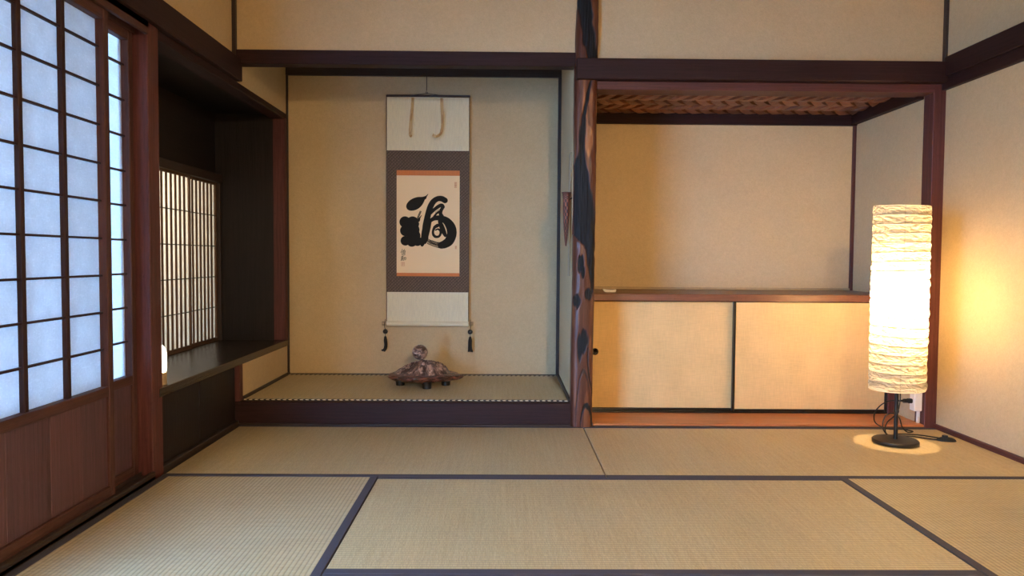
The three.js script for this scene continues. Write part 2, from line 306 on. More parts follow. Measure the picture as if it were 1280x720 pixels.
// ---------------------------------------------------------------- shoji screens
const rowsY = [0.421, 0.553, 0.684, 0.815, 0.946, 1.078, 1.209, 1.343, 1.479, 1.613, 1.706];
function shoji(front, z0, label) {                     // front: x of the frame's room side
  const n = 4, s = 0.032, w = 0.215, z1 = z0 + 2 * s + n * w, a = front - 0.033, b = front, xp = front - 0.029;
  const t = thing('shoji_screen', label, 'sliding screen', [front - 0.016, 0.014, (z0 + z1) / 2], 'paper sliding screens beside the post');
  part('stile', box(a, b, 0.016, 1.752, z0, z0 + s, 0.0025), M.shojiWood, t);
  part('stile', box(a, b, 0.016, 1.752, z1 - s, z1, 0.0025), M.shojiWood, t);
  part('top_rail', box(a + 0.001, b - 0.001, 1.706, 1.750, z0 + s, z1 - s), M.shojiWood, t);
  part('middle_rail', box(a + 0.001, b - 0.001, 0.386, 0.421, z0 + s, z1 - s), M.shojiWood, t);
  part('bottom_rail', box(a + 0.001, b - 0.001, 0.016, 0.064, z0 + s, z1 - s), M.shojiWood, t);
  for (let i = 1; i < n; i++) part('muntin', box(xp, xp + 0.017, 0.421, 1.706, z0 + s + i * w - 0.009, z0 + s + i * w + 0.009, 0.001), M.muntin, t);
  for (let k = 1; k < rowsY.length - 1; k++) part('muntin', box(xp, xp + 0.012, rowsY[k] - 0.0036, rowsY[k] + 0.0036, z0 + s - 0.004, z1 - s + 0.004, 0.0008), M.muntin, t);
  for (let i = 0; i < n; i++) for (let k = 0; k < rowsY.length - 1; k++) {
    const g = new THREE.PlaneGeometry(w, rowsY[k + 1] - rowsY[k]); g.rotateY(Math.PI / 2);
    const uv = g.attributes.uv, ou = rnd() * 3, ov = rnd() * 3;
    for (let q = 0; q < uv.count; q++) uv.setXY(q, uv.getX(q) * w + ou, uv.getY(q) * 0.13 + ov);
    g.translate(xp - 0.0006, (rowsY[k] + rowsY[k + 1]) / 2, z0 + s + (i + 0.5) * w);
    part('pane', g, M.shojiPaper, t, 'translucent white paper pane');
  }
  const zs = [z0 + s, z0 + s + 0.155, z0 + s + 0.325, z0 + s + 0.53, z0 + s + 0.70, z1 - s];
  for (let i = 0; i < 5; i++) part('lower_board', box(front - 0.022, front - 0.010 + 0.0004 * (i % 2), 0.062, 0.388, zs[i] + 0.0003, zs[i + 1] - 0.0003, 0.0008, 1), [M.board2, M.board3][i % 2], t);
  return t;
}
M.board2 = wood(0.12, 0.052, 0.066, 0.5); M.board3 = wood(0.145, 0.060, 0.070, 0.5);
shoji(-0.003, 1.213, 'paper sliding screen in the inner groove, overlapping the one by the post');
shoji(-0.043, 0.966, 'paper sliding screen in the outer groove, closing against the post');

// lattice window sashes
for (let q = 0; q < 4; q++) {
  const z0 = -0.82 + q * 0.42, z1 = z0 + 0.42, xc = RX + (q % 2 ? 0.008 : -0.008), s = 0.018;
  const lab = ['slatted paper sash against the dark end wall of the recess', 'slatted paper sash second from the dark end wall, beside the small shelf lamp', 'slatted paper sash hidden past the recess post, third from the end wall', 'slatted paper sash against the return wall of the recess'][q];
  const t = thing('lattice_sash', lab, 'window sash', [xc, 0.35, z0 + 0.21], 'slatted sashes of the lattice window');
  const a = xc - 0.007, b = xc + 0.007;
  part('stile', box(a, b, 0.35, 1.352, z0 + 0.001, z0 + s), M.lattice, t); part('stile', box(a, b, 0.35, 1.352, z1 - s, z1 - 0.001), M.lattice, t);
  part('bottom_rail', box(a, b, 0.35, 0.372, z0 + s, z1 - s), M.lattice, t); part('top_rail', box(a, b, 1.330, 1.352, z0 + s, z1 - s), M.lattice, t);
  const n = 7, w = (z1 - z0 - 2 * s) / n;
  for (let i = 1; i < n; i++) part('slat', box(xc - 0.003, xc + 0.003, 0.372, 1.33, z0 + s + i * w - 0.0095, z0 + s + i * w + 0.0095, 0.001), M.lattice, t);
  for (let k = 1; k < 5; k++) part('cross_bar', box(xc + 0.002, xc + 0.006, 0.372 + k * 0.1916 - 0.003, 0.372 + k * 0.1916 + 0.003, z0 + s, z1 - s, 0.0008), M.dark, t);
  const g = new THREE.PlaneGeometry(z1 - z0 - 2 * s, 0.958); g.rotateY(Math.PI / 2);
  for (let i = 0; i < 4; i++) g.attributes.uv.setXY(i, g.attributes.uv.getX(i) * 0.38, g.attributes.uv.getY(i) * 0.96);
  g.translate(xc - 0.0045, 0.851, (z0 + z1) / 2);
  part('paper', g, M.shojiPaper, t, 'paper backing');
}

// ---------------------------------------------------------------- cabinet doors
function cabinetDoor(x0, x1, z, label, pullX) {
  const t = thing('cabinet_door', label, 'cabinet door', [(x0 + x1) / 2, 0.024, z], 'sliding doors of the low cabinet');
  const y0 = 0.024, y1 = 0.652, s = 0.014;
  part('panel', box(x0 + s, x1 - s, y0 + s, y1 - 0.008, z - 0.012, z + 0.004, 0.001, 0), M.fusuma, t, 'tan linen-textured paper panel');
  part('stile', box(x0, x0 + s, y0, y1, z - 0.014, z + 0.009), M.lacquer, t, 'black lacquered edge');
  part('stile', box(x1 - s, x1, y0, y1, z - 0.014, z + 0.009), M.lacquer, t, 'black lacquered edge');
  part('rail', box(x0 + s, x1 - s, y0, y0 + s, z - 0.014, z + 0.009), M.lacquer, t, 'black lacquered edge');
  part('rail', box(x0 + s, x1 - s, y1 - 0.008, y1, z - 0.014, z + 0.009), M.lacquer, t, 'black lacquered edge');
  if (pullX) {
    const g = lathe([[0, 0.001], [0.0145, 0.001], [0.0155, 0.005], [0.0185, 0.0065], [0.0195, 0.004], [0.0195, 0]], 0, 0, 0, 32); g.rotateX(Math.PI / 2); g.translate(pullX, 0.357, z + 0.003);
    part('finger_pull', g, M.blackMetal, t, 'round black finger pull');
  }
}
cabinetDoor(1.868, 2.715, SZ - 0.024, 'tan paper cabinet door with the round black pull, beside the rustic pillar', 1.913);
cabinetDoor(2.690, 3.573, SZ + 0.002, 'tan paper cabinet door behind the lamp, overlapping the door with the pull');

// ---------------------------------------------------------------- rustic alcove pillar
{
  const ctr = 1.812, H = CEIL;
  const C = [[2.22, -0.95, 0.05], [2.05, -0.5, 0.5], [1.90, 0.1, 0.95], [1.80, 0.3, 0.5], [1.62, -0.4, -0.1], [1.42, -0.7, -0.1], [1.34, -1.15, 0.18], [1.22, -1.2, 0.55], [1.08, -1.2, 0.78], [1.02, -1.1, 0.84], [0.975, -0.5, 0.84], [0.95, -0.02, 0.88], [0.87, 0.22, 0.92], [0.79, 0.45, 0.88], [0.72, 0.6, 0.8], [0.68, 0.7, 0.7]];
  const n1 = (x, y, s) => vnoise(x + 100, y + 100, 1000, 1000, s);
  const mask = (s, y) => {
    let m = 0; const wob = 0.22 * (n1(s * 3, y * 22, 61) - 0.5) + 0.25 * (n1(s * 9, y * 9, 62) - 0.5);
    if (y > 1.86 && y < 2.5) { const c = y > 2.05 ? -0.45 + (2.22 - Math.min(y, 2.3)) * 2.6 : 0 + (2.05 - y) * 3.4; m = Math.max(m, smooth(0.55, 0.42, Math.abs(s - c) + wob)); }
    for (let i = 3; i < C.length - 1; i++) if (y <= C[i][0] && y > C[i + 1][0]) {
      const t = (C[i][0] - y) / (C[i][0] - C[i + 1][0]), a = C[i][1] + (C[i + 1][1] - C[i][1]) * t, b = C[i][2] + (C[i + 1][2] - C[i][2]) * t;
      m = Math.max(m, smooth(-0.04, 0.06, Math.min(s - a, b - s) + wob * 0.6));
    }
    for (const [ss, yy, rs, ry] of [[-0.35, 0.86, 0.25, 0.05], [-0.15, 0.815, 0.16, 0.03], [-0.6, 0.66, 0.35, 0.035], [0.35, 0.70, 0.3, 0.03], [0.05, 0.45, 0.36, 0.055], [-0.25, 0.42, 0.2, 0.07]])
      m = Math.max(m, smooth(1.15, 0.8, Math.hypot((s - ss) / rs, (y - yy) / ry) + wob * 2));
    const line = (s0, w) => smooth(w, w * 0.4, Math.abs(s - s0));
    if (y < 0.42 && y > 0.06) m = Math.max(m, 0.9 * line(0.55 + 0.12 * Math.sin(y * 12) + 0.3 * smooth(0.3, 0.1, y), 0.06));
    const arch = Math.abs(Math.hypot((s - 0.35) / 0.5, (y + 0.02) / 0.135) - 1); if (y < 0.13) m = Math.max(m, smooth(0.16, 0.05, arch + wob * 0.3));
    const arch2 = Math.abs(Math.hypot((s - 0.1) / 0.62, (y - 0.0) / 0.30) - 1); if (y < 0.31) m = Math.max(m, 0.55 * smooth(0.06, 0.015, arch2 + wob * 0.15));
    return m;
  };
  const tw = 512, th = 2048;
  const col = dataTex(tw, th, (u, v) => {                    // u: once round, v: height
    const th_ = u * 2 * Math.PI, front = Math.cos(th_) > -0.15, s = Math.sin(th_), y = v * H;
    const k = front ? mask(s, y) : 0.2 * smooth(0.6, 0.8, n1(s * 2, y * 2, 66));
    const grain = 0.6 * n1(s * 14 + 2 * n1(s * 2, y * 3, 63), y * 7, 64) + 0.4 * n1(s * 60, y * 30, 65);
    const pale = 0.75 * smooth(1.15, 1.45, y) * smooth(1.80, 1.65, y) * smooth(0.55, 0.72, n1(s * 4, y * 6, 67)) + 0.35 * smooth(0.68, 0.8, n1(s * 5, y * 7, 68));
    let r = 0.335 + 0.16 * (grain - 0.5), g = 0.185 + 0.12 * (grain - 0.5), b = 0.13 + 0.1 * (grain - 0.5);
    r += (0.66 - r) * pale; g += (0.43 - g) * pale; b += (0.26 - b) * pale;
    const bl = 0.06 + 0.09 * n1(s * 40, y * 12, 69);
    return [r + (bl - r) * k, g + (bl - g) * k, b + (bl * 1.05 - b) * k];
  }, true);
  col.wrapT = THREE.ClampToEdgeWrapping;
  const rough = dataTex(256, 1024, (u, v) => { const s = Math.sin(u * 2 * Math.PI), y = v * H; return [0, 0.36 + 0.42 * mask(s, y) + 0.1 * n1(s * 20, y * 20, 70), 0]; }, false);
  rough.wrapT = THREE.ClampToEdgeWrapping;
  const NA = 120, NH = 520, pos = [], uv = [], idx = [];
  for (let j = 0; j <= NH; j++) for (let i = 0; i <= NA; i++) {
    const v = j / NH, u = i / NA, y = v * H, a = u * 2 * Math.PI, sx = Math.sin(a), cz = Math.cos(a);
    const sq = Math.pow(Math.pow(Math.abs(sx), 3.2) + Math.pow(Math.abs(cz), 3.2), -1 / 3.2);           // rounded square section
    let r = 0.0585 * sq;
    if (cz > -0.3) { const k = mask(sx, y); r -= k * (0.004 + 0.006 * n1(sx * 18, y * 10, 71) * smooth(0.5, 0.75, y)); }
    r += 0.004 * (n1(sx * 3, y * 5, 72) - 0.5) * smooth(0.4, 0.8, y) + 0.003 * (n1(sx * 8, y * 24, 73) - 0.5) * smooth(0.5, 0.9, y);
    for (const [ss, yy, am] of [[0.2, 0.69, 0.005], [-0.55, 0.7, 0.004], [0.05, 2.02, 0.006], [0.4, 1.55, 0.004], [-0.2, 1.05, 0.004]]) r += am * Math.exp(-(((sx - ss) / 0.2) ** 2 + ((y - yy) / 0.025) ** 2)) * (cz > 0 ? 1 : 0);
    const drift = 0.006 * smooth(0.2, 1.0, y) + 0.006 * smooth(1.7, 2.2, y);
    pos.push(ctr - 0.006 + drift + r * sx, y, -0.022 + r * cz); uv.push(u, v);
  }
  for (let j = 0; j < NH; j++) for (let i = 0; i < NA; i++) { const a = j * (NA + 1) + i, b = a + 1, c = a + NA + 1, d = c + 1; idx.push(a, b, d, a, d, c); }
  const g = new THREE.BufferGeometry(); g.setAttribute('position', new THREE.Float32BufferAttribute(pos, 3)); g.setAttribute('uv', new THREE.Float32BufferAttribute(uv, 2)); g.setIndex(idx); g.computeVertexNormals();
  trim(g, new THREE.MeshPhysicalMaterial({ map: col, roughnessMap: rough, roughness: 1, specularIntensity: 0.7 }), 'rustic polished log pillar with black gouged streaks between the two alcoves', 'pillar');
}

// ---------------------------------------------------------------- hanging scroll
{
  const z = -0.862, x0 = 0.643, x1 = 1.168;
  const t = thing('hanging_scroll', 'hanging scroll with one bold black brush character on cream paper', 'scroll', [0.905, 0.441, z]);
  const weave = dataTex(256, 256, (u, v) => grey(0.93 + 0.08 * (hash(Math.floor(u * 128), Math.floor(v * 128), 81) - 0.5) + 0.05 * (vnoise(u * 64, v * 4, 64, 4, 82) - 0.5)), true, [0.15, 0.15]);
  const silk = new THREE.MeshStandardMaterial({ color: new THREE.Color().setRGB(0.86, 0.79, 0.55), map: weave, roughness: 0.9 });
  const fret = dataTex(256, 256, (u, v) => {                // small interlocking key pattern
    const n = 8, gx = u * n * 4, gy = v * n * 4, cx = Math.floor(gx / 4), cy = Math.floor(gy / 4);
    let lx = Math.floor(gx) % 4, ly = Math.floor(gy) % 4; if ((cx + cy) % 2) [lx, ly] = [ly, 3 - lx];
    const on = (ly === 0) || (lx === 3 && ly < 3) || (ly === 2 && lx > 0) || (lx === 1 && ly === 3);
    const k = hash(Math.floor(gx), Math.floor(gy), 85) * 0.08;
    return on ? [0.42 + k, 0.34 + k, 0.27 + k] : [0.13 + k, 0.10 + k, 0.085 + k];
  }, true, [0.085, 0.085]);
  const brocade = new THREE.MeshStandardMaterial({ map: fret, roughness: 0.8 });
  const orange = new THREE.MeshStandardMaterial({ color: new THREE.Color().setRGB(0.70, 0.20, 0.035), map: weave, roughness: 0.6 });
  const sheet = (a, b, y0, y1, dz, name, mat, label) => {
    const nx = 10, ny = 24, g = new THREE.PlaneGeometry(b - a, y1 - y0, nx, ny), p = g.attributes.position, uv = g.attributes.uv;
    const gb = new THREE.BoxGeometry(b - a, y1 - y0, 0.0016, 6, 12, 1), q = gb.attributes.position, w = gb.attributes.uv;
    for (let i = 0; i < q.count; i++) { const X = q.getX(i) + (a + b) / 2, Y = q.getY(i) + (y0 + y1) / 2; w.setXY(i, mat.map === weave || mat.map === fret ? X : w.getX(i), mat.map === weave || mat.map === fret ? Y : w.getY(i)); q.setXYZ(i, X, Y, q.getZ(i) + z + dz + 0.0015 * Math.sin(Y * 5 + 1)); }
    gb.computeVertexNormals();
    return part(name, gb, mat, t, label);
  };
  sheet(x0, x1, 1.563, 1.905, 0, 'upper_silk', silk, 'pale grey-green silk above the brocade');
  sheet(x0, x1, 0.662, 1.563, 0, 'brocade_mount', brocade, 'dark brown brocade with a small key pattern');
  sheet(x0, x1, 0.462, 0.662, 0, 'lower_silk', silk, 'pale grey-green silk below the brocade');
  for (const xe of [x0, x1]) part('side_binding', box(xe - 0.003, xe + 0.001, 0.462, 1.905, z - 0.002, z + 0.0028, 0.0005), brocade, t);
  sheet(0.706, 1.107, 1.405, 1.438, 0.0016, 'accent_strip', orange, 'orange silk strip');
  sheet(0.706, 1.107, 0.764, 0.785, 0.0016, 'accent_strip', orange, 'orange silk strip');
  // the writing
  const cw = 764, ch = 1192, cv = document.createElement('canvas'); cv.width = cw; cv.height = ch;
  const c = cv.getContext('2d');
  c.fillStyle = '#f2d6a8'; c.fillRect(0, 0, cw, ch);
  for (let i = 0; i < 900; i++) { c.fillStyle = rnd() > 0.5 ? 'rgba(255,240,205,0.35)' : 'rgba(214,184,138,0.22)'; c.fillRect(rnd() * cw, rnd() * ch, 2 + rnd() * 5, 1 + rnd() * 2); }
  const X = v => (v - 25) * cw / 383, Y = v => (v - 91) * ch / 590, ink = '#15130f';
  c.fillStyle = ink; c.strokeStyle = ink; c.lineCap = 'round'; c.lineJoin = 'round';
  const blob = pts => { c.beginPath(); const n = pts.length, mid = (p, q) => [(p[0] + q[0]) / 2, (p[1] + q[1]) / 2]; const s = mid(pts[n - 1], pts[0]); c.moveTo(X(s[0]), Y(s[1])); for (let i = 0; i < n; i++) { const m = mid(pts[i], pts[(i + 1) % n]); c.quadraticCurveTo(X(pts[i][0]), Y(pts[i][1]), X(m[0]), Y(m[1])); } c.fill(); };
  const stroke = (pts) => { for (let i = 0; i < pts.length - 1; i++) for (let k = 0; k < 24; k++) { const t2 = k / 24, p0 = pts[Math.max(0, i - 1)], p1 = pts[i], p2 = pts[i + 1], p3 = pts[Math.min(pts.length - 1, i + 2)]; const f = j => 0.5 * (2 * p1[j] + (p2[j] - p0[j]) * t2 + (2 * p0[j] - 5 * p1[j] + 4 * p2[j] - p3[j]) * t2 * t2 + (3 * p1[j] - p0[j] - 3 * p2[j] + p3[j]) * t2 ** 3); c.beginPath(); c.arc(X(f(0)), Y(f(1)), Math.max(0.5, f(2) * cw / 383), 0, 7); c.fill(); } };
  const dry = (pts, wdt, n) => { for (let i = 0; i < n; i++) { const o = (i / (n - 1) - 0.5) * wdt; c.lineWidth = 1 + rnd() * 3.2; c.beginPath(); pts.forEach((p, k) => { const q = [X(p[0] + p[2] * o + rr(-0.6, 0.6)), Y(p[1] + p[3] * o)]; k ? c.lineTo(...q) : c.moveTo(...q); }); c.stroke(); } };
  blob([[205, 212], [180, 221], [150, 219], [108, 236], [85, 262], [82, 286], [98, 303], [128, 304], [158, 292], [182, 268], [196, 238]]);
  stroke([[196, 226, 9], [206, 215, 4], [216, 202, 1]]);
  stroke([[319, 240, 17], [300, 230, 17], [275, 230, 16], [250, 246, 17], [232, 275, 18], [219, 315, 18], [209, 360, 19], [200, 405, 19], [192, 450, 17], [186, 490, 15], [180, 512, 9]]);
  for (const [bx, by, br] of [[76, 372, 34], [122, 376, 38], [140, 384, 22], [116, 420, 48], [80, 424, 34], [78, 486, 29], [118, 490, 32], [152, 488, 29], [178, 494, 20], [128, 456, 42]]) { c.beginPath(); c.ellipse(X(bx), Y(by), br * cw / 383, br * ch / 590, 0, 0, 7); c.fill(); }
  dry([[172, 306, 1, 0.3], [160, 335, 1, 0.3], [150, 356, 1, 0.3]], 9, 6);
  stroke([[176, 332, 1.5], [166, 346, 4], [158, 362, 9]]);
  // right half: upper hook and zigzag
  stroke([[232, 318, 8], [256, 294, 10], [284, 274, 11], [300, 271, 12], [308, 280, 10]]);
  stroke([[306, 282, 10], [296, 300, 10], [292, 320, 11], [300, 338, 13]]);
  stroke([[250, 342, 6], [270, 318, 6], [292, 306, 8]]);
  dry([[262, 318, 0.4, 1], [276, 306, 0.4, 1], [290, 298, 0.4, 1]], 14, 5);
  // big ring
  stroke([[226, 372, 8], [244, 354, 12], [272, 346, 15], [306, 352, 19], [334, 370, 24], [356, 404, 29], [361, 444, 29], [346, 484, 28], [320, 504, 25], [296, 512, 21]]);
  dry([[322, 508, 0.3, 1], [282, 512, 0.2, 1], [244, 500, 0.1, 1], [212, 486, 0, 1]], 34, 15);
  dry([[310, 506, 0.3, 1], [270, 504, 0.2, 1], [226, 490, 0, 1]], 22, 9);
  stroke([[292, 344, 12], [290, 372, 13], [300, 400, 15], [312, 430, 14], [322, 452, 10]]);
  // small ring
  stroke([[274, 392, 11], [256, 404, 9], [246, 426, 8], [248, 446, 8], [262, 460, 8], [282, 458, 7], [293, 440, 7], [290, 422, 7], [276, 414, 5], [262, 420, 4]]);
  stroke([[228, 366, 10], [222, 404, 10], [214, 444, 9], [206, 480, 9], [198, 498, 7]]);
  c.fillStyle = '#f2d6a8';
  blob([[268, 424], [280, 428], [285, 440], [280, 452], [268, 454], [257, 448], [254, 437], [259, 427]]);
  blob([[236, 402], [250, 398], [241, 416], [238, 440], [246, 462], [264, 472], [290, 474], [306, 478], [290, 486], [250, 484], [216, 476], [222, 444]]);
  blob([[164, 404], [176, 376], [184, 392], [178, 430], [170, 446], [166, 424]]);
  // small signature: two characters in running hand
  c.strokeStyle = ink;
  const pen = (w, ...pts) => { c.lineWidth = w; c.beginPath(); pts.forEach((p, i) => i ? c.lineTo(X(p[0]), Y(p[1])) : c.moveTo(X(p[0]), Y(p[1]))); c.stroke(); };
  pen(4, [60, 536], [54, 552], [50, 558]); pen(4, [56, 550], [57, 574]); pen(3.5, [64, 540], [67, 545]); pen(3.5, [74, 536], [70, 545]); pen(4, [62, 548], [78, 546], [76, 558], [64, 559], [62, 548]); pen(3, [69, 547], [69, 558]); pen(3, [63, 553], [77, 552]); pen(4, [64, 563], [76, 562], [75, 573], [64, 574], [64, 563]); pen(3, [65, 568], [75, 567]);
  pen(4, [52, 584], [66, 581]); pen(4, [58, 578], [58, 588]); pen(3.5, [64, 577], [63, 588]); pen(4, [54, 589], [66, 588], [65, 594], [54, 595], [54, 589]); pen(4.5, [51, 600], [66, 597]); pen(4, [59, 588], [59, 604]); pen(4, [50, 606], [67, 602]); pen(5, [68, 590], [82, 588], [80, 600], [74, 603]); pen(4.5, [75, 583], [73, 595], [66, 606]);
  c.strokeStyle = '#b4573a';
  const seal = (x, y, w, h) => { c.strokeStyle = 'rgba(178,84,52,0.85)'; pen(2.5, [x, y], [x + w, y], [x + w, y + h], [x, y + h], [x, y]); for (let i = 1; i < 4; i++) pen(2.2, [x + w * 0.15, y + h * i / 4], [x + w * 0.85, y + h * i / 4 - 1.5]); pen(2.2, [x + w * 0.5, y + 2], [x + w * 0.45, y + h - 2]); };
  seal(377, 130, 13, 16); seal(377, 148, 13, 15); seal(382, 516, 9, 17); seal(54, 616, 19, 22);
  const ct = new THREE.CanvasTexture(cv); ct.colorSpace = THREE.SRGBColorSpace; ct.anisotropy = 4;
  const paper = new THREE.MeshStandardMaterial({ map: ct, roughness: 0.9 });
  const pg = new THREE.PlaneGeometry(1.107 - 0.706, 1.405 - 0.785); pg.translate((0.706 + 1.107) / 2, (1.405 + 0.785) / 2, z + 0.0026);
  sheet(0.706, 1.107, 0.785, 1.405, 0.0008, 'paper_backing', new THREE.MeshStandardMaterial({ color: new THREE.Color().setRGB(0.86, 0.66, 0.38), roughness: 0.9 }));
  { const q = pg.attributes.position; for (let i = 0; i < q.count; i++) q.setZ(i, z + 0.0042); }
  part('calligraphy_paper', pg, paper, t, 'cream paper with a black brush character, signature and red seals');
  part('top_rod', box(x0 - 0.004, x1 + 0.004, 1.900, 1.914, z - 0.006, z + 0.008, 0.003), M.dark, t);
  const rod = new THREE.CylinderGeometry(0.016, 0.016, x1 - x0, 24); rod.rotateZ(Math.PI / 2); rod.translate((x0 + x1) / 2, 0.459, z + 0.004);
  part('roller', rod, silk, t, 'silk-wrapped lower roller');
  for (const s of [-1, 1]) { const k = lathe([[0, 0], [0.011, 0], [0.012, 0.012], [0.0135, 0.026], [0.0125, 0.03], [0, 0.031]], 0, 0, 0, 24); k.rotateZ(-s * Math.PI / 2); k.translate(s > 0 ? x1 : x0, 0.461, z + 0.004); part('roller_knob', k, M.paleWood, t, 'pale wooden roller end'); }
  part('hanging_cord', merge([tube([[0.80, 1.912, z], [0.85, 1.918, z], [0.896, 1.926, z]], 0.0015, 10, 6), tube([[0.896, 1.926, z], [0.94, 1.918, z], [0.99, 1.912, z]], 0.0015, 10, 6)]), M.black, t);
  // hanging ribbons
  const ribMat = new THREE.MeshStandardMaterial({ map: dataTex(64, 64, (u, v) => { const k = vnoise(v * 3, u * 2, 3, 2, 88); return k > 0.5 ? [0.78, 0.66, 0.46] : [0.70, 0.56, 0.37]; }, true), roughness: 0.5, side: THREE.DoubleSide });
  for (const [cx, pts] of [[0.808, [[0, 1.895, 0.006], [-0.004, 1.82, 0.010], [-0.011, 1.75, 0.014], [-0.015, 1.68, 0.016], [-0.014, 1.655, 0.022], [-0.004, 1.647, 0.03]]], [0.990, [[0, 1.895, 0.006], [0.003, 1.83, 0.012], [0.007, 1.76, 0.020], [0.006, 1.70, 0.028], [-0.004, 1.663, 0.038], [-0.028, 1.646, 0.046], [-0.052, 1.655, 0.05]]]]) {
    const cu = new THREE.CatmullRomCurve3(pts.map(p => new THREE.Vector3(cx + p[0], p[1], z + p[2]))), N = 40, ps = [], us = [], ix = [];
    for (let i = 0; i <= N; i++) { const p = cu.getPoint(i / N), d = cu.getTangent(i / N), nx = -d.y, ny = d.x, w = 0.009; ps.push(p.x - Math.abs(nx) * w, p.y - ny * w * (nx < 0 ? -1 : 1), p.z, p.x + Math.abs(nx) * w, p.y + ny * w * (nx < 0 ? -1 : 1), p.z + 0.002); us.push(0, i / N * 3, 1, i / N * 3); if (i < N) { const a = i * 2; ix.push(a, a + 2, a + 1, a + 1, a + 2, a + 3); } }
    const g = new THREE.BufferGeometry(); g.setAttribute('position', new THREE.Float32BufferAttribute(ps, 3)); g.setAttribute('uv', new THREE.Float32BufferAttribute(us, 2)); g.setIndex(ix); g.computeVertexNormals();
    part('ribbon', g, ribMat, t, 'gold patterned ribbon hanging over the upper silk');
  }
  // hook
  const hk = thing('scroll_hook', 'thin black wire hook holding the scroll under the alcove moulding', 'hook', [0.896, 1.92, z]);
  part('wire', merge([tube([[0.896, 2.05, z + 0.002], [0.896, 1.99, z + 0.003], [0.896, 1.945, z + 0.004]], 0.0022, 10, 6), tube([[0.896, 1.945, z + 0.004], [0.893, 1.928, z + 0.006], [0.898, 1.9215, z + 0.008], [0.903, 1.93, z + 0.007]], 0.0018, 14, 6)]), M.black, hk);
  const tip = new THREE.SphereGeometry(0.004, 12, 8); tip.translate(0.896, 1.936, z + 0.006); part('bead', tip, M.brass, hk);
  // scroll weights
  [[0.634, -1, 'black bead and bent tassel weight hanging from the roller end by the window recess'], [1.178, 1, 'black bead and straight tassel weight hanging from the roller end by the pillar']].forEach(([wx, s, label]) => {
    const zz = z + 0.006, o = thing('scroll_weight', label, 'tassel weight', [wx, 0.27, zz], 'weights hanging from the scroll roller');
    part('cord', merge([tube([[wx, 0.487, zz - 0.002], [wx + s * 0.004, 0.45, zz + 0.014], [wx, 0.42, zz]], 0.0016, 16, 6), tube([[wx, 0.42, zz], [wx, 0.365, zz]], 0.0018, 6, 6)]), M.black, o);
    const b = new THREE.SphereGeometry(0.0165, 24, 16); b.scale(1, 0.97, 1); b.translate(wx, 0.408, zz); part('bead', b, M.lacquer, o);
    const bend = s < 0 ? -1 : 0.15, strands = [];
    for (let i = 0; i < 26; i++) { const a = rnd() * 6.28, r = 0.004 + 0.006 * Math.sqrt(rnd()); const f = (y, k) => [wx + Math.cos(a) * r * k, y, zz + Math.sin(a) * r * k]; const p = [f(0.372, 0.5), f(0.355, 1), f(0.32, 1.0), f(0.295, 1.2), f(0.278 + rnd() * 0.01, 1.6)]; p[2][0] += -bend * 0.003; p[3][0] += bend * 0.003; p[4][0] += bend * 0.014; strands.push(tube(p, 0.0024, 14, 5)); }
    const knot = new THREE.SphereGeometry(0.009, 16, 12); knot.scale(1, 1.5, 1); knot.translate(wx, 0.366, zz);
    part('tassel', merge([...strands, knot]), M.black, o);
  });
}

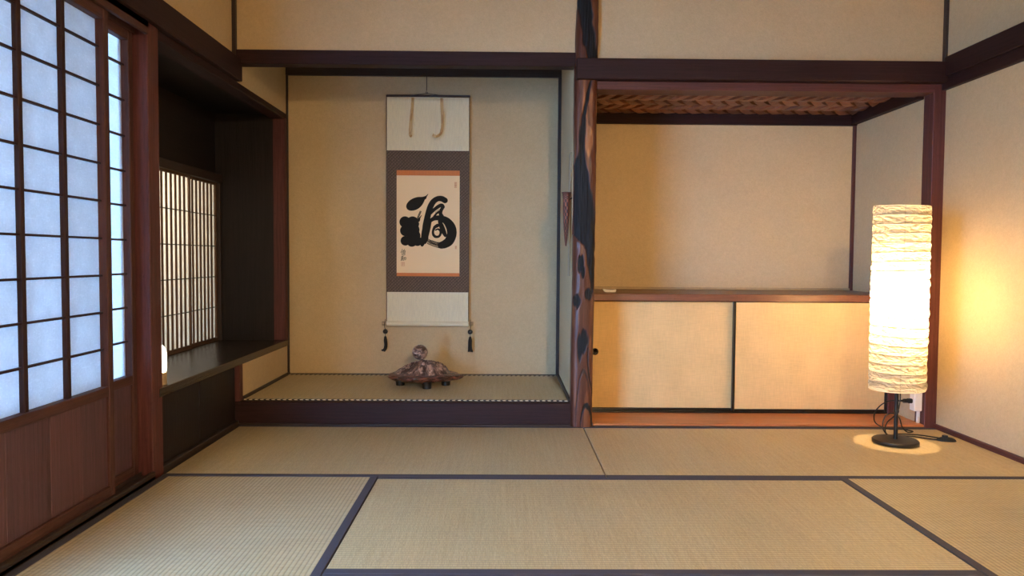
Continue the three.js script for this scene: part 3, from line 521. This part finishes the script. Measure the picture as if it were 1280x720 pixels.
// ---------------------------------------------------------------- ornament in the alcove
{
  const cx = 0.915, cz = -0.52, n1 = (x, y, s) => vnoise(x + 50, y + 50, 1000, 1000, s) - 0.5;
  const stoneTex = dataTex(512, 512, (u, v) => {
    const a = 0.5 * vnoise(u * 12, v * 12, 12, 12, 91) + 0.3 * vnoise(u * 36, v * 36, 36, 36, 92) + 0.2 * vnoise(u * 100, v * 100, 100, 100, 93);
    const vein = smooth(0.05, 0.0, Math.abs(vnoise(u * 9, v * 9, 9, 9, 94) - 0.5)), k = smooth(0.3, 0.75, a);
    return [0.27 + 0.52 * k + 0.14 * vein, 0.195 + 0.45 * k + 0.16 * vein, 0.17 + 0.40 * k + 0.17 * vein];
  }, true);
  const stoneB = dataTex(256, 256, (u, v) => grey(0.6 * vnoise(u * 24, v * 24, 24, 24, 95) + 0.4 * vnoise(u * 70, v * 70, 70, 70, 96)), false);
  const stone = new THREE.MeshPhysicalMaterial({ map: stoneTex, bumpMap: stoneB, bumpScale: 0.004, roughness: 0.36, clearcoat: 0.3, clearcoatRoughness: 0.3 });
  const burl = new THREE.MeshPhysicalMaterial({ color: new THREE.Color().setRGB(0.5, 0.25, 0.18), map: stoneTex, bumpMap: stoneB, bumpScale: 0.006, roughness: 0.32, clearcoat: 0.4, clearcoatRoughness: 0.25 });
  // stand: irregular burl slab with a raised rim
  const st = thing('display_stand', 'carved red-brown burl wood stand on black feet in the scroll alcove', 'display stand', [cx, TOKO + 0.004, cz]);
  const NA = 96, rings = [], P = [], U = [], I = [];
  const rad = a => { let r = 1 + 0.05 * Math.sin(3 * a + 1) + 0.04 * Math.sin(5 * a) + 0.12 * n1(Math.cos(a) * 4, Math.sin(a) * 4, 97); const da = (((a - 0.15 + Math.PI) % (2 * Math.PI)) - Math.PI) / 0.25; r += 0.10 * Math.exp(-da * da); return r; };
  const prof = [[0.001, 0.040], [0.6, 0.040], [0.86, 0.040], [0.95, 0.037], [1.0, 0.034], [1.02, 0.026], [0.97, 0.016], [0.86, 0.004], [0.7, 0.0], [0.001, 0.0]], yb = TOKO + 0.036;
  prof.forEach(([k, y], j) => { for (let i = 0; i <= NA; i++) { const a = i / NA * 2 * Math.PI, r = rad(a) * k, nn = k > 0.96 || (j > 5 && k > 0.8) ? 0.010 * n1(Math.cos(a) * 9 + j, Math.sin(a) * 9, 98) : 0; P.push(cx + Math.cos(a) * r * 0.205, yb + y + nn, cz + Math.sin(a) * r * 0.175); U.push(Math.cos(a) * k * 0.5 + 0.5 + j * 0.03, Math.sin(a) * k * 0.5 + j * 0.07); } });
  for (let j = 0; j < prof.length - 1; j++) for (let i = 0; i < NA; i++) { const a = j * (NA + 1) + i, b = a + 1, c = a + NA + 1, d = c + 1; I.push(a, b, d, a, d, c); }
  let g = new THREE.BufferGeometry(); g.setAttribute('position', new THREE.Float32BufferAttribute(P, 3)); g.setAttribute('uv', new THREE.Float32BufferAttribute(U, 2)); g.setIndex(I); g.computeVertexNormals();
  part('slab', g, burl, st);
  for (const [fx, fz] of [[0.035, 0.135], [-0.135, 0.02], [0.135, 0.015], [0, -0.12]]) { const f = new THREE.CylinderGeometry(0.029, 0.026, 0.04, 8); f.translate(cx + fx, TOKO + 0.0245, cz + fz); part('foot', f, M.lacquer, st, 'stubby black foot'); }
  // mountain shaped stone
  const P2 = [], U2 = [], I2 = [], NR = 40; const y0 = yb + 0.0425;
  for (let j = 0; j <= NR; j++) for (let i = 0; i <= NA; i++) {
    const a = i / NA * 2 * Math.PI, k = j / NR, ex = Math.cos(a), ez = Math.sin(a);
    const hgt = (1 - Math.pow(k, 1.35 + 1.9 * smooth(-0.7, 0.7, ex * k))) * 0.068 * (1 + 0.22 * n1(ex * k * 5, ez * k * 5, 99)) + 0.016 * n1(ex * k * 12, ez * k * 12, 100) * smooth(1.02, 0.75, k) + 0.010 * n1(ex * k * 26, ez * k * 30, 101) * smooth(1.02, 0.8, k) - 0.006 * smooth(0.32, 0.05, Math.hypot(ex * k + 0.075, ez * k));
    const R = rad(a + 0.4);
    P2.push(cx - 0.008 + ex * k * 0.165 * (0.9 + 0.1 * R), y0 + Math.max(0.0, hgt) - (k > 0.99 ? 0.002 : 0), cz + ez * k * 0.125 * (0.9 + 0.1 * R)); U2.push(ex * k * 0.5 + 0.5, ez * k * 0.4 + 0.5);
  }
  for (let j = 0; j < NR; j++) for (let i = 0; i < NA; i++) { const a = j * (NA + 1) + i, b = a + 1, c = a + NA + 1, d = c + 1; I2.push(a, d, b, a, c, d); }
  g = new THREE.BufferGeometry(); g.setAttribute('position', new THREE.Float32BufferAttribute(P2, 3)); g.setAttribute('uv', new THREE.Float32BufferAttribute(U2, 2)); g.setIndex(I2); g.computeVertexNormals();
  const topY = (() => { let m = 0; for (let i = 0; i < P2.length; i += 3) if (Math.hypot(P2[i] - (cx - 0.02), P2[i + 2] - cz) < 0.02) m = Math.max(m, P2[i + 1]); return m; })();
  solo('carved_stone', g, stone, 'mountain-shaped brown stone lying on the carved stand', 'stone');
  const ball = new THREE.SphereGeometry(0.0455, 48, 32); ball.translate(cx - 0.02, topY + 0.0445, cz);
  solo('stone_ball', ball, stone, 'polished mottled stone ball on top of the brown stone', 'stone ball');
}

// ---------------------------------------------------------------- basket vase and board on the partition
{
  const bx = 1.722, bz = -0.07, t = thing('basket_vase', 'slim woven brown basket vase hanging beside the rustic pillar', 'vase', [bx, 0.95, bz]);
  const wv = dataTex(64, 128, (u, v) => { const i = Math.floor(u * 12), j = Math.floor(v * 40), on = (i + j) % 2; const k = 0.8 + 0.3 * hash(i, j, 111); return on ? [0.50 * k, 0.27 * k, 0.18 * k] : [0.22 * k, 0.11 * k, 0.08 * k]; }, true);
  const wb = dataTex(64, 128, (u, v) => { const a = Math.abs(Math.sin(u * 12 * Math.PI)) * Math.abs(Math.sin(v * 40 * Math.PI)); return grey(a); }, false);
  const m = new THREE.MeshStandardMaterial({ map: wv, bumpMap: wb, bumpScale: 0.003, roughness: 0.5, side: THREE.DoubleSide });
  part('body', lathe([[0.001, 0], [0.004, 0.004], [0.008, 0.03], [0.013, 0.09], [0.017, 0.17], [0.019, 0.25], [0.021, 0.275], [0.024, 0.283], [0.022, 0.285], [0.018, 0.275]], bx, 0.95, bz, 32), m, t);
  const rim = new THREE.TorusGeometry(0.023, 0.003, 8, 32); rim.rotateX(Math.PI / 2); rim.translate(bx, 1.234, bz); part('rim', rim, m, t);
  part('hook', tube([[bx + 0.02, 1.20, bz], [1.752, 1.205, bz + 0.01], [1.76, 1.205, bz + 0.02]], 0.0035, 10, 6), M.black, t);
  solo('hanging_board', box(1.744, 1.752, 0.79, 1.455, -0.20, -0.105, 0.003, 1), M.paleWood, 'narrow pale wooden board on the partition behind the basket vase', 'board');
}

// small white rest on the cabinet top
{
  const s = new THREE.Shape(); s.moveTo(-0.036, 0.014); s.quadraticCurveTo(-0.03, 0, -0.02, 0); s.lineTo(0.03, 0); s.quadraticCurveTo(0.036, 0.002, 0.037, 0.012); s.quadraticCurveTo(0, 0.007, -0.036, 0.014);
  const g = new THREE.ExtrudeGeometry(s, { depth: 0.035, bevelEnabled: true, bevelSize: 0.002, bevelThickness: 0.002, bevelSegments: 2, curveSegments: 8 }); g.translate(2.01, 0.692, -0.46);
  solo('ceramic_rest', g, M.white, 'tiny white ceramic rest lying on the cabinet top', 'ceramic rest');
}

// ---------------------------------------------------------------- floor lamp
{
  const lx = 3.296, lz = 0.34, t = thing('floor_lamp', 'tall glowing crinkled paper floor lamp on a black round base', 'lamp', [lx, 0, lz]);
  const R = 0.124, y0 = 0.264, y1 = 1.145, n1 = (x, y, s) => vnoise(x + 60, y + 60, 1000, 1000, s) - 0.5;
  part('base', lathe([[0, 0.001], [0.096, 0.001], [0.103, 0.004], [0.104, 0.016], [0.100, 0.021], [0.02, 0.023], [0, 0.023]], lx, 0, lz, 64), M.blackMetal, t, 'black round metal base');
  part('pole', lathe([[0.0095, 0.022], [0.0095, 0.60], [0, 0.60]], lx, 0, lz, 20), M.blackMetal, t, 'thin black pole');
  part('collar', lathe([[0.0095, 0.15], [0.0125, 0.152], [0.0125, 0.162], [0.0095, 0.164]], lx, 0, lz, 20), M.blackMetal, t);
  const socket = lathe([[0, 0.58], [0.02, 0.58], [0.02, 0.635], [0.016, 0.64], [0, 0.64]], lx, 0, lz, 24); part('socket', socket, M.white, t);
  const bulbMat = new THREE.MeshStandardMaterial({ color: 0xffffff, emissive: new THREE.Color(1, 0.72, 0.42), emissiveIntensity: 12 });
  const bulb = lathe([[0.013, 0.64], [0.018, 0.655], [0.03, 0.68], [0.034, 0.70], [0.03, 0.722], [0.018, 0.738], [0, 0.742]], lx, 0, lz, 32); part('bulb', bulb, bulbMat, t, 'glowing bulb inside the shade');
  const light = new THREE.PointLight(new THREE.Color(1, 0.70, 0.38), LAMP_CD, 0, 2); light.position.set(0, 0.70, 0); light.castShadow = true; light.shadow.radius = 1.5; light.name = 'bulb_light'; t.add(light);
  const NA = 180, NH = 300, P = [], U = [], I = [], hoops = 20;
  const tilt = (a, y) => y + 0.004 * Math.sin(a + 1) * Math.sin(y * 9);
  for (let j = 0; j <= NH; j++) for (let i = 0; i <= NA; i++) {
    const v = j / NH, a = i / NA * 2 * Math.PI, f = (v * hoops) % 1, pinch = Math.pow(Math.abs(Math.sin(Math.PI * f)), 0.45), y = y0 + (y1 - y0) * v;
    const ca = Math.cos(a), sa = Math.sin(a);
    const cr = (0.0055 * n1(ca * 5 + 9, v * 70 + sa * 5, 121) + 0.0045 * n1(ca * 11 + sa * 7, v * 110 + sa * 9, 122)) * pinch + 0.0015 * n1(ca * 2 + 7, v * 40, 123);
    const r = R - 0.0015 + 0.003 * pinch + cr;
    P.push(lx + r * ca, tilt(a, y), lz + r * sa); U.push(i / NA, v);
  }
  for (let j = 0; j < NH; j++) for (let i = 0; i < NA; i++) { const a = j * (NA + 1) + i, b = a + 1, c = a + NA + 1, d = c + 1; I.push(a, d, b, a, c, d); }
  const g = new THREE.BufferGeometry(); g.setAttribute('position', new THREE.Float32BufferAttribute(P, 3)); g.setAttribute('uv', new THREE.Float32BufferAttribute(U, 2)); g.setIndex(I); g.computeVertexNormals();
  const pTex = dataTex(512, 512, (u, v) => { const a = 0.5 * vnoise(u * 14, v * 20, 14, 20, 131) + 0.5 * vnoise(u * 60, v * 90, 60, 90, 132); const seam = Math.abs(u - 0.31) < 0.004 ? 0.08 : 0; const k = 0.95 + 0.10 * (a - 0.5) - seam; return [k, k, k]; }, true);
  const pBump = dataTex(512, 1024, (u, v) => { const r1 = 1 - Math.abs(2 * vnoise(u * 30 + 3 * vnoise(u * 8, v * 40, 8, 40, 134), v * 90, 30, 90, 133) - 1), r2 = 1 - Math.abs(2 * vnoise(u * 60, v * 130, 60, 130, 135) - 1); return grey(0.65 * r1 * r1 + 0.35 * r2 * r2); }, false);
  M.lampPaper = new THREE.MeshPhysicalMaterial({ color: new THREE.Color().setRGB(0.70, 0.62, 0.46), map: pTex, bumpMap: pBump, bumpScale: 0.004, roughness: 1, transmission: 0.5, thickness: 0, side: THREE.DoubleSide, specularIntensity: 0.1 });
  const sh = part('shade', g, M.lampPaper, t, 'crinkled white paper cylinder shade with wire hoops');
  const wire = new THREE.MeshStandardMaterial({ color: 0x8a8068, roughness: 0.6 });
  for (let k = 0; k <= hoops; k++) { const y = y0 + (y1 - y0) * k / hoops, pts = []; for (let i = 0; i <= 64; i++) { const a = i / 64 * 2 * Math.PI, r = R - 0.0022; pts.push(new THREE.Vector3(lx + r * Math.cos(a), tilt(a, y), lz + r * Math.sin(a))); } part('hoop', new THREE.TubeGeometry(new THREE.CatmullRomCurve3(pts, true), 64, 0.0011, 5, true), wire, sh); }
  part('shade_carrier', merge([0, 1, 2].map(i => { const a = i * 2.094 + 0.5; return tube([[lx, 0.575, lz], [lx + 0.122 * Math.cos(a), 0.575, lz + 0.122 * Math.sin(a)]], 0.0015, 4, 6); })), wire, t);
  // cord, plug and foot switch
  const ox = 3.594, oz = -0.036, oy = 0.135;
  part('cord', merge([
    tube([[lx + 0.010, 0.30, lz + 0.004], [lx + 0.022, 0.25, lz - 0.01], [lx + 0.014, 0.20, lz + 0.004], [lx - 0.004, 0.15, lz + 0.013], [lx - 0.03, 0.10, lz - 0.02], [lx - 0.02, 0.055, lz - 0.06], [lx + 0.025, 0.006, lz - 0.11], [3.40, 0.0045, 0.17], [3.50, 0.0045, 0.19], [3.555, 0.005, 0.24], [3.575, 0.008, 0.275]], 0.0032, 120),
    tube([[3.545, 0.006, 0.30], [3.51, 0.0045, 0.27], [3.45, 0.0045, 0.22], [3.38, 0.0045, 0.20], [3.335, 0.008, 0.19], [3.305, 0.05, 0.20], [3.32, 0.105, 0.20], [3.36, 0.115, 0.19], [3.41, 0.085, 0.16], [3.44, 0.03, 0.14], [3.47, 0.0055, 0.135], [3.51, 0.0045, 0.11], [3.48, 0.005, 0.07], [3.40, 0.006, 0.05], [3.36, 0.03, 0.02], [3.35, 0.08, 0.03], [3.40, 0.12, 0.0], [3.46, 0.138, -0.02], [ox - 0.08, oy, oz]], 0.0032, 200),
  ]), M.cord, t, 'thin black power cord');
  const pl = merge([[0.006, 0.085, 0.055], [0.011, 0.055, 0.03]].map(([r, a, b], i) => { const q = new THREE.CylinderGeometry(i ? r : r * 0.7, r, a - b, 16); q.rotateZ(Math.PI / 2); q.translate(ox - 0.012 - (a + b) / 2 + 0.01, oy, oz); return q; }).concat([box(ox - 0.036, ox - 0.011, oy - 0.012, oy + 0.012, oz - 0.01, oz + 0.01, 0.003)]));
  part('plug', pl, M.cord, t, 'black plug');
  const sw = merge([(() => { const q = new THREE.SphereGeometry(1, 24, 12, 0, Math.PI * 2, 0, Math.PI / 2); q.scale(0.045, 0.02, 0.026); q.rotateY(-0.25); q.translate(3.575, 0.001, 0.29); return q; })(), (() => { const q = new THREE.CylinderGeometry(0.013, 0.014, 0.01, 20); q.translate(3.568, 0.023, 0.29); return q; })()]);
  part('foot_switch', sw, M.black, t, 'black foot switch on the cord');
  // outlet
  const o = thing('wall_outlet', 'white surface-mounted outlet box low on the pale alcove side wall', 'outlet', [3.606, 0.015, -0.036]);
  part('box', box(3.584, 3.627, 0.083, 0.185, -0.062, -0.012, 0.004), M.white, o);
  part('slot', box(3.5825, 3.5845, 0.128, 0.142, -0.043, -0.040, 0.0005), M.black, o); part('slot', box(3.5825, 3.5845, 0.128, 0.142, -0.032, -0.029, 0.0005), M.black, o);
  part('conduit', box(3.611, 3.627, 0.015, 0.083, -0.046, -0.030, 0.003), M.white, o);
}

// ---------------------------------------------------------------- small lamp on the window shelf
{
  const x = -0.037, y = 0.35, z = 0.80, t = thing('shelf_lamp', 'small glowing capsule lamp on the window shelf behind the post', 'lamp', [x, y, z]);
  part('base', lathe([[0, 0], [0.030, 0], [0.031, 0.003], [0.030, 0.05], [0.028, 0.054], [0, 0.054]], x, y, z, 32), M.paleWood, t);
  part('globe', lathe([[0.029, 0.056], [0.031, 0.07], [0.031, 0.13], [0.026, 0.152], [0.014, 0.166], [0, 0.17]], x, y, z, 32), new THREE.MeshStandardMaterial({ color: 0xffffff, emissive: new THREE.Color(1, 0.85, 0.6), emissiveIntensity: 2.2 }), t, 'glowing white globe');
  const l = new THREE.PointLight(new THREE.Color(1, 0.8, 0.5), SHELF_LAMP, 0, 2); l.position.set(0, 0.11, 0); l.castShadow = true; l.shadow.radius = 1; l.name = 'globe_light'; t.add(l);
}

// ---------------------------------------------------------------- ceiling lantern (above the frame) and the world outside
{
  const x = 2.15, z = 4.4, y = 1.90, t = thing('pendant_lamp', 'pendant lamp with an added round white metal shade hanging over the bare boards', 'ceiling lamp', [x, y, z]);
  part('shade', lathe([[0.25, 0.004], [0.24, 0.03], [0.19, 0.085], [0.10, 0.135], [0.03, 0.155], [0.03, 0.16], [0.102, 0.14], [0.193, 0.09], [0.243, 0.034], [0.254, 0.004], [0.25, 0.004]], x, y, z, 64), M.white, t, 'added round white metal shade dimming the upper walls');  // shade added and shaped to cut direct light on the upper walls
  const bulb = new THREE.SphereGeometry(0.055, 32, 24); bulb.translate(x, y, z);
  part('bulb', bulb, new THREE.MeshStandardMaterial({ color: 0xffffff, emissive: new THREE.Color(1, 0.75, 0.46), emissiveIntensity: 2 }), t, 'glowing round bulb');
  part('socket', lathe([[0, 0.045], [0.02, 0.045], [0.022, 0.155], [0, 0.155]], x, y, z, 20), M.white, t);
  part('rod', lathe([[0.006, 0.155], [0.006, CEIL - y]], x, y, z, 12), M.black, t);
  const l = new THREE.PointLight(new THREE.Color(1, 0.75, 0.46), CEILING_CD, 0, 2); l.castShadow = true; l.shadow.radius = 2.5; l.name = 'bulb_light'; t.add(l);
}
// added unseen walls and lamp, giving the lattice paper warm light, no sky
solo('wall_passage_added', plainBox(-1.35, -1.25, -0.55, 2.2, -1.3, 0.95), M.plaster, 'added plaster wall keeping blue sky off the lattice window', 'wall', 'structure');
solo('wall_passage_added', plainBox(-1.25, -0.476, -0.55, 2.2, -1.3, -1.2), M.plaster, 'added plaster end wall shutting out sky past the scroll alcove', 'wall', 'structure');
solo('wall_passage_added', plainBox(-1.25, -0.476, -0.55, 2.2, 0.88, 0.95), M.plaster, 'added plaster end wall shutting out sky beside the paper screens', 'wall', 'structure');
solo('wall_passage_added', plainBox(-0.53, -0.476, -0.55, 2.2, -1.2, -0.875), M.plaster, 'added plaster pier shutting out sky beside the scroll alcove', 'wall', 'structure');
solo('wall_passage_added', plainBox(-0.53, -0.476, 1.78, 2.2, -0.875, 0.88), M.plaster, 'added plaster strip shutting out sky above the lattice window', 'wall', 'structure');
{
  const x = -1.05, y = 1.25, z = 0.0, t = thing('added_passage_lamp', 'added unseen globe lamp lighting the lattice window from outside', 'lamp', [x, y, z]);  // added lamp, warms the lattice paper
  const b = new THREE.SphereGeometry(0.06, 32, 24); b.translate(x, y, z);
  part('globe', b, new THREE.MeshStandardMaterial({ color: 0xffffff, emissive: new THREE.Color(1, 0.84, 0.62), emissiveIntensity: 1.5 }), t, 'glowing round globe');
  part('bracket', tube([[-1.25, 1.12, z], [-1.12, 1.12, z], [x, 1.15, z], [x, 1.195, z]], 0.01, 24, 10), M.blackMetal, t);
  const l = new THREE.PointLight(new THREE.Color(1, 0.84, 0.62), ADDED_PASSAGE_CD, 0, 2); l.castShadow = true; l.shadow.radius = 2.5; l.name = 'globe_light'; t.add(l);
}
solo('added_garden_wall', plainBox(-2.15, -2.0, -0.5, 2.5, 0.96, 4.2), new THREE.MeshStandardMaterial({ color: 0xe4e2dc, map: plasterTex, roughness: 0.95 }), 'added white garden wall outside the paper screens, making the bay daylight slant', 'garden wall', 'structure');  // added unseen wall, blocks sky so daylight enters the bay at a slant
solo('ground', box(-9, -0.47, -0.6, -0.5, -6, 9), new THREE.MeshStandardMaterial({ color: 0x9a988f, roughness: 0.95 }), 'pale gravel ground outside the paper screens', 'ground', 'structure');
solo('roof_eave', box(-1.3, -0.1, 2.16, 2.25, -1.2, 5.3), M.ceilingBoard, 'wooden roof eave over the outside of the paper screens', 'eave', 'structure');

renderer.render(scene, camera);
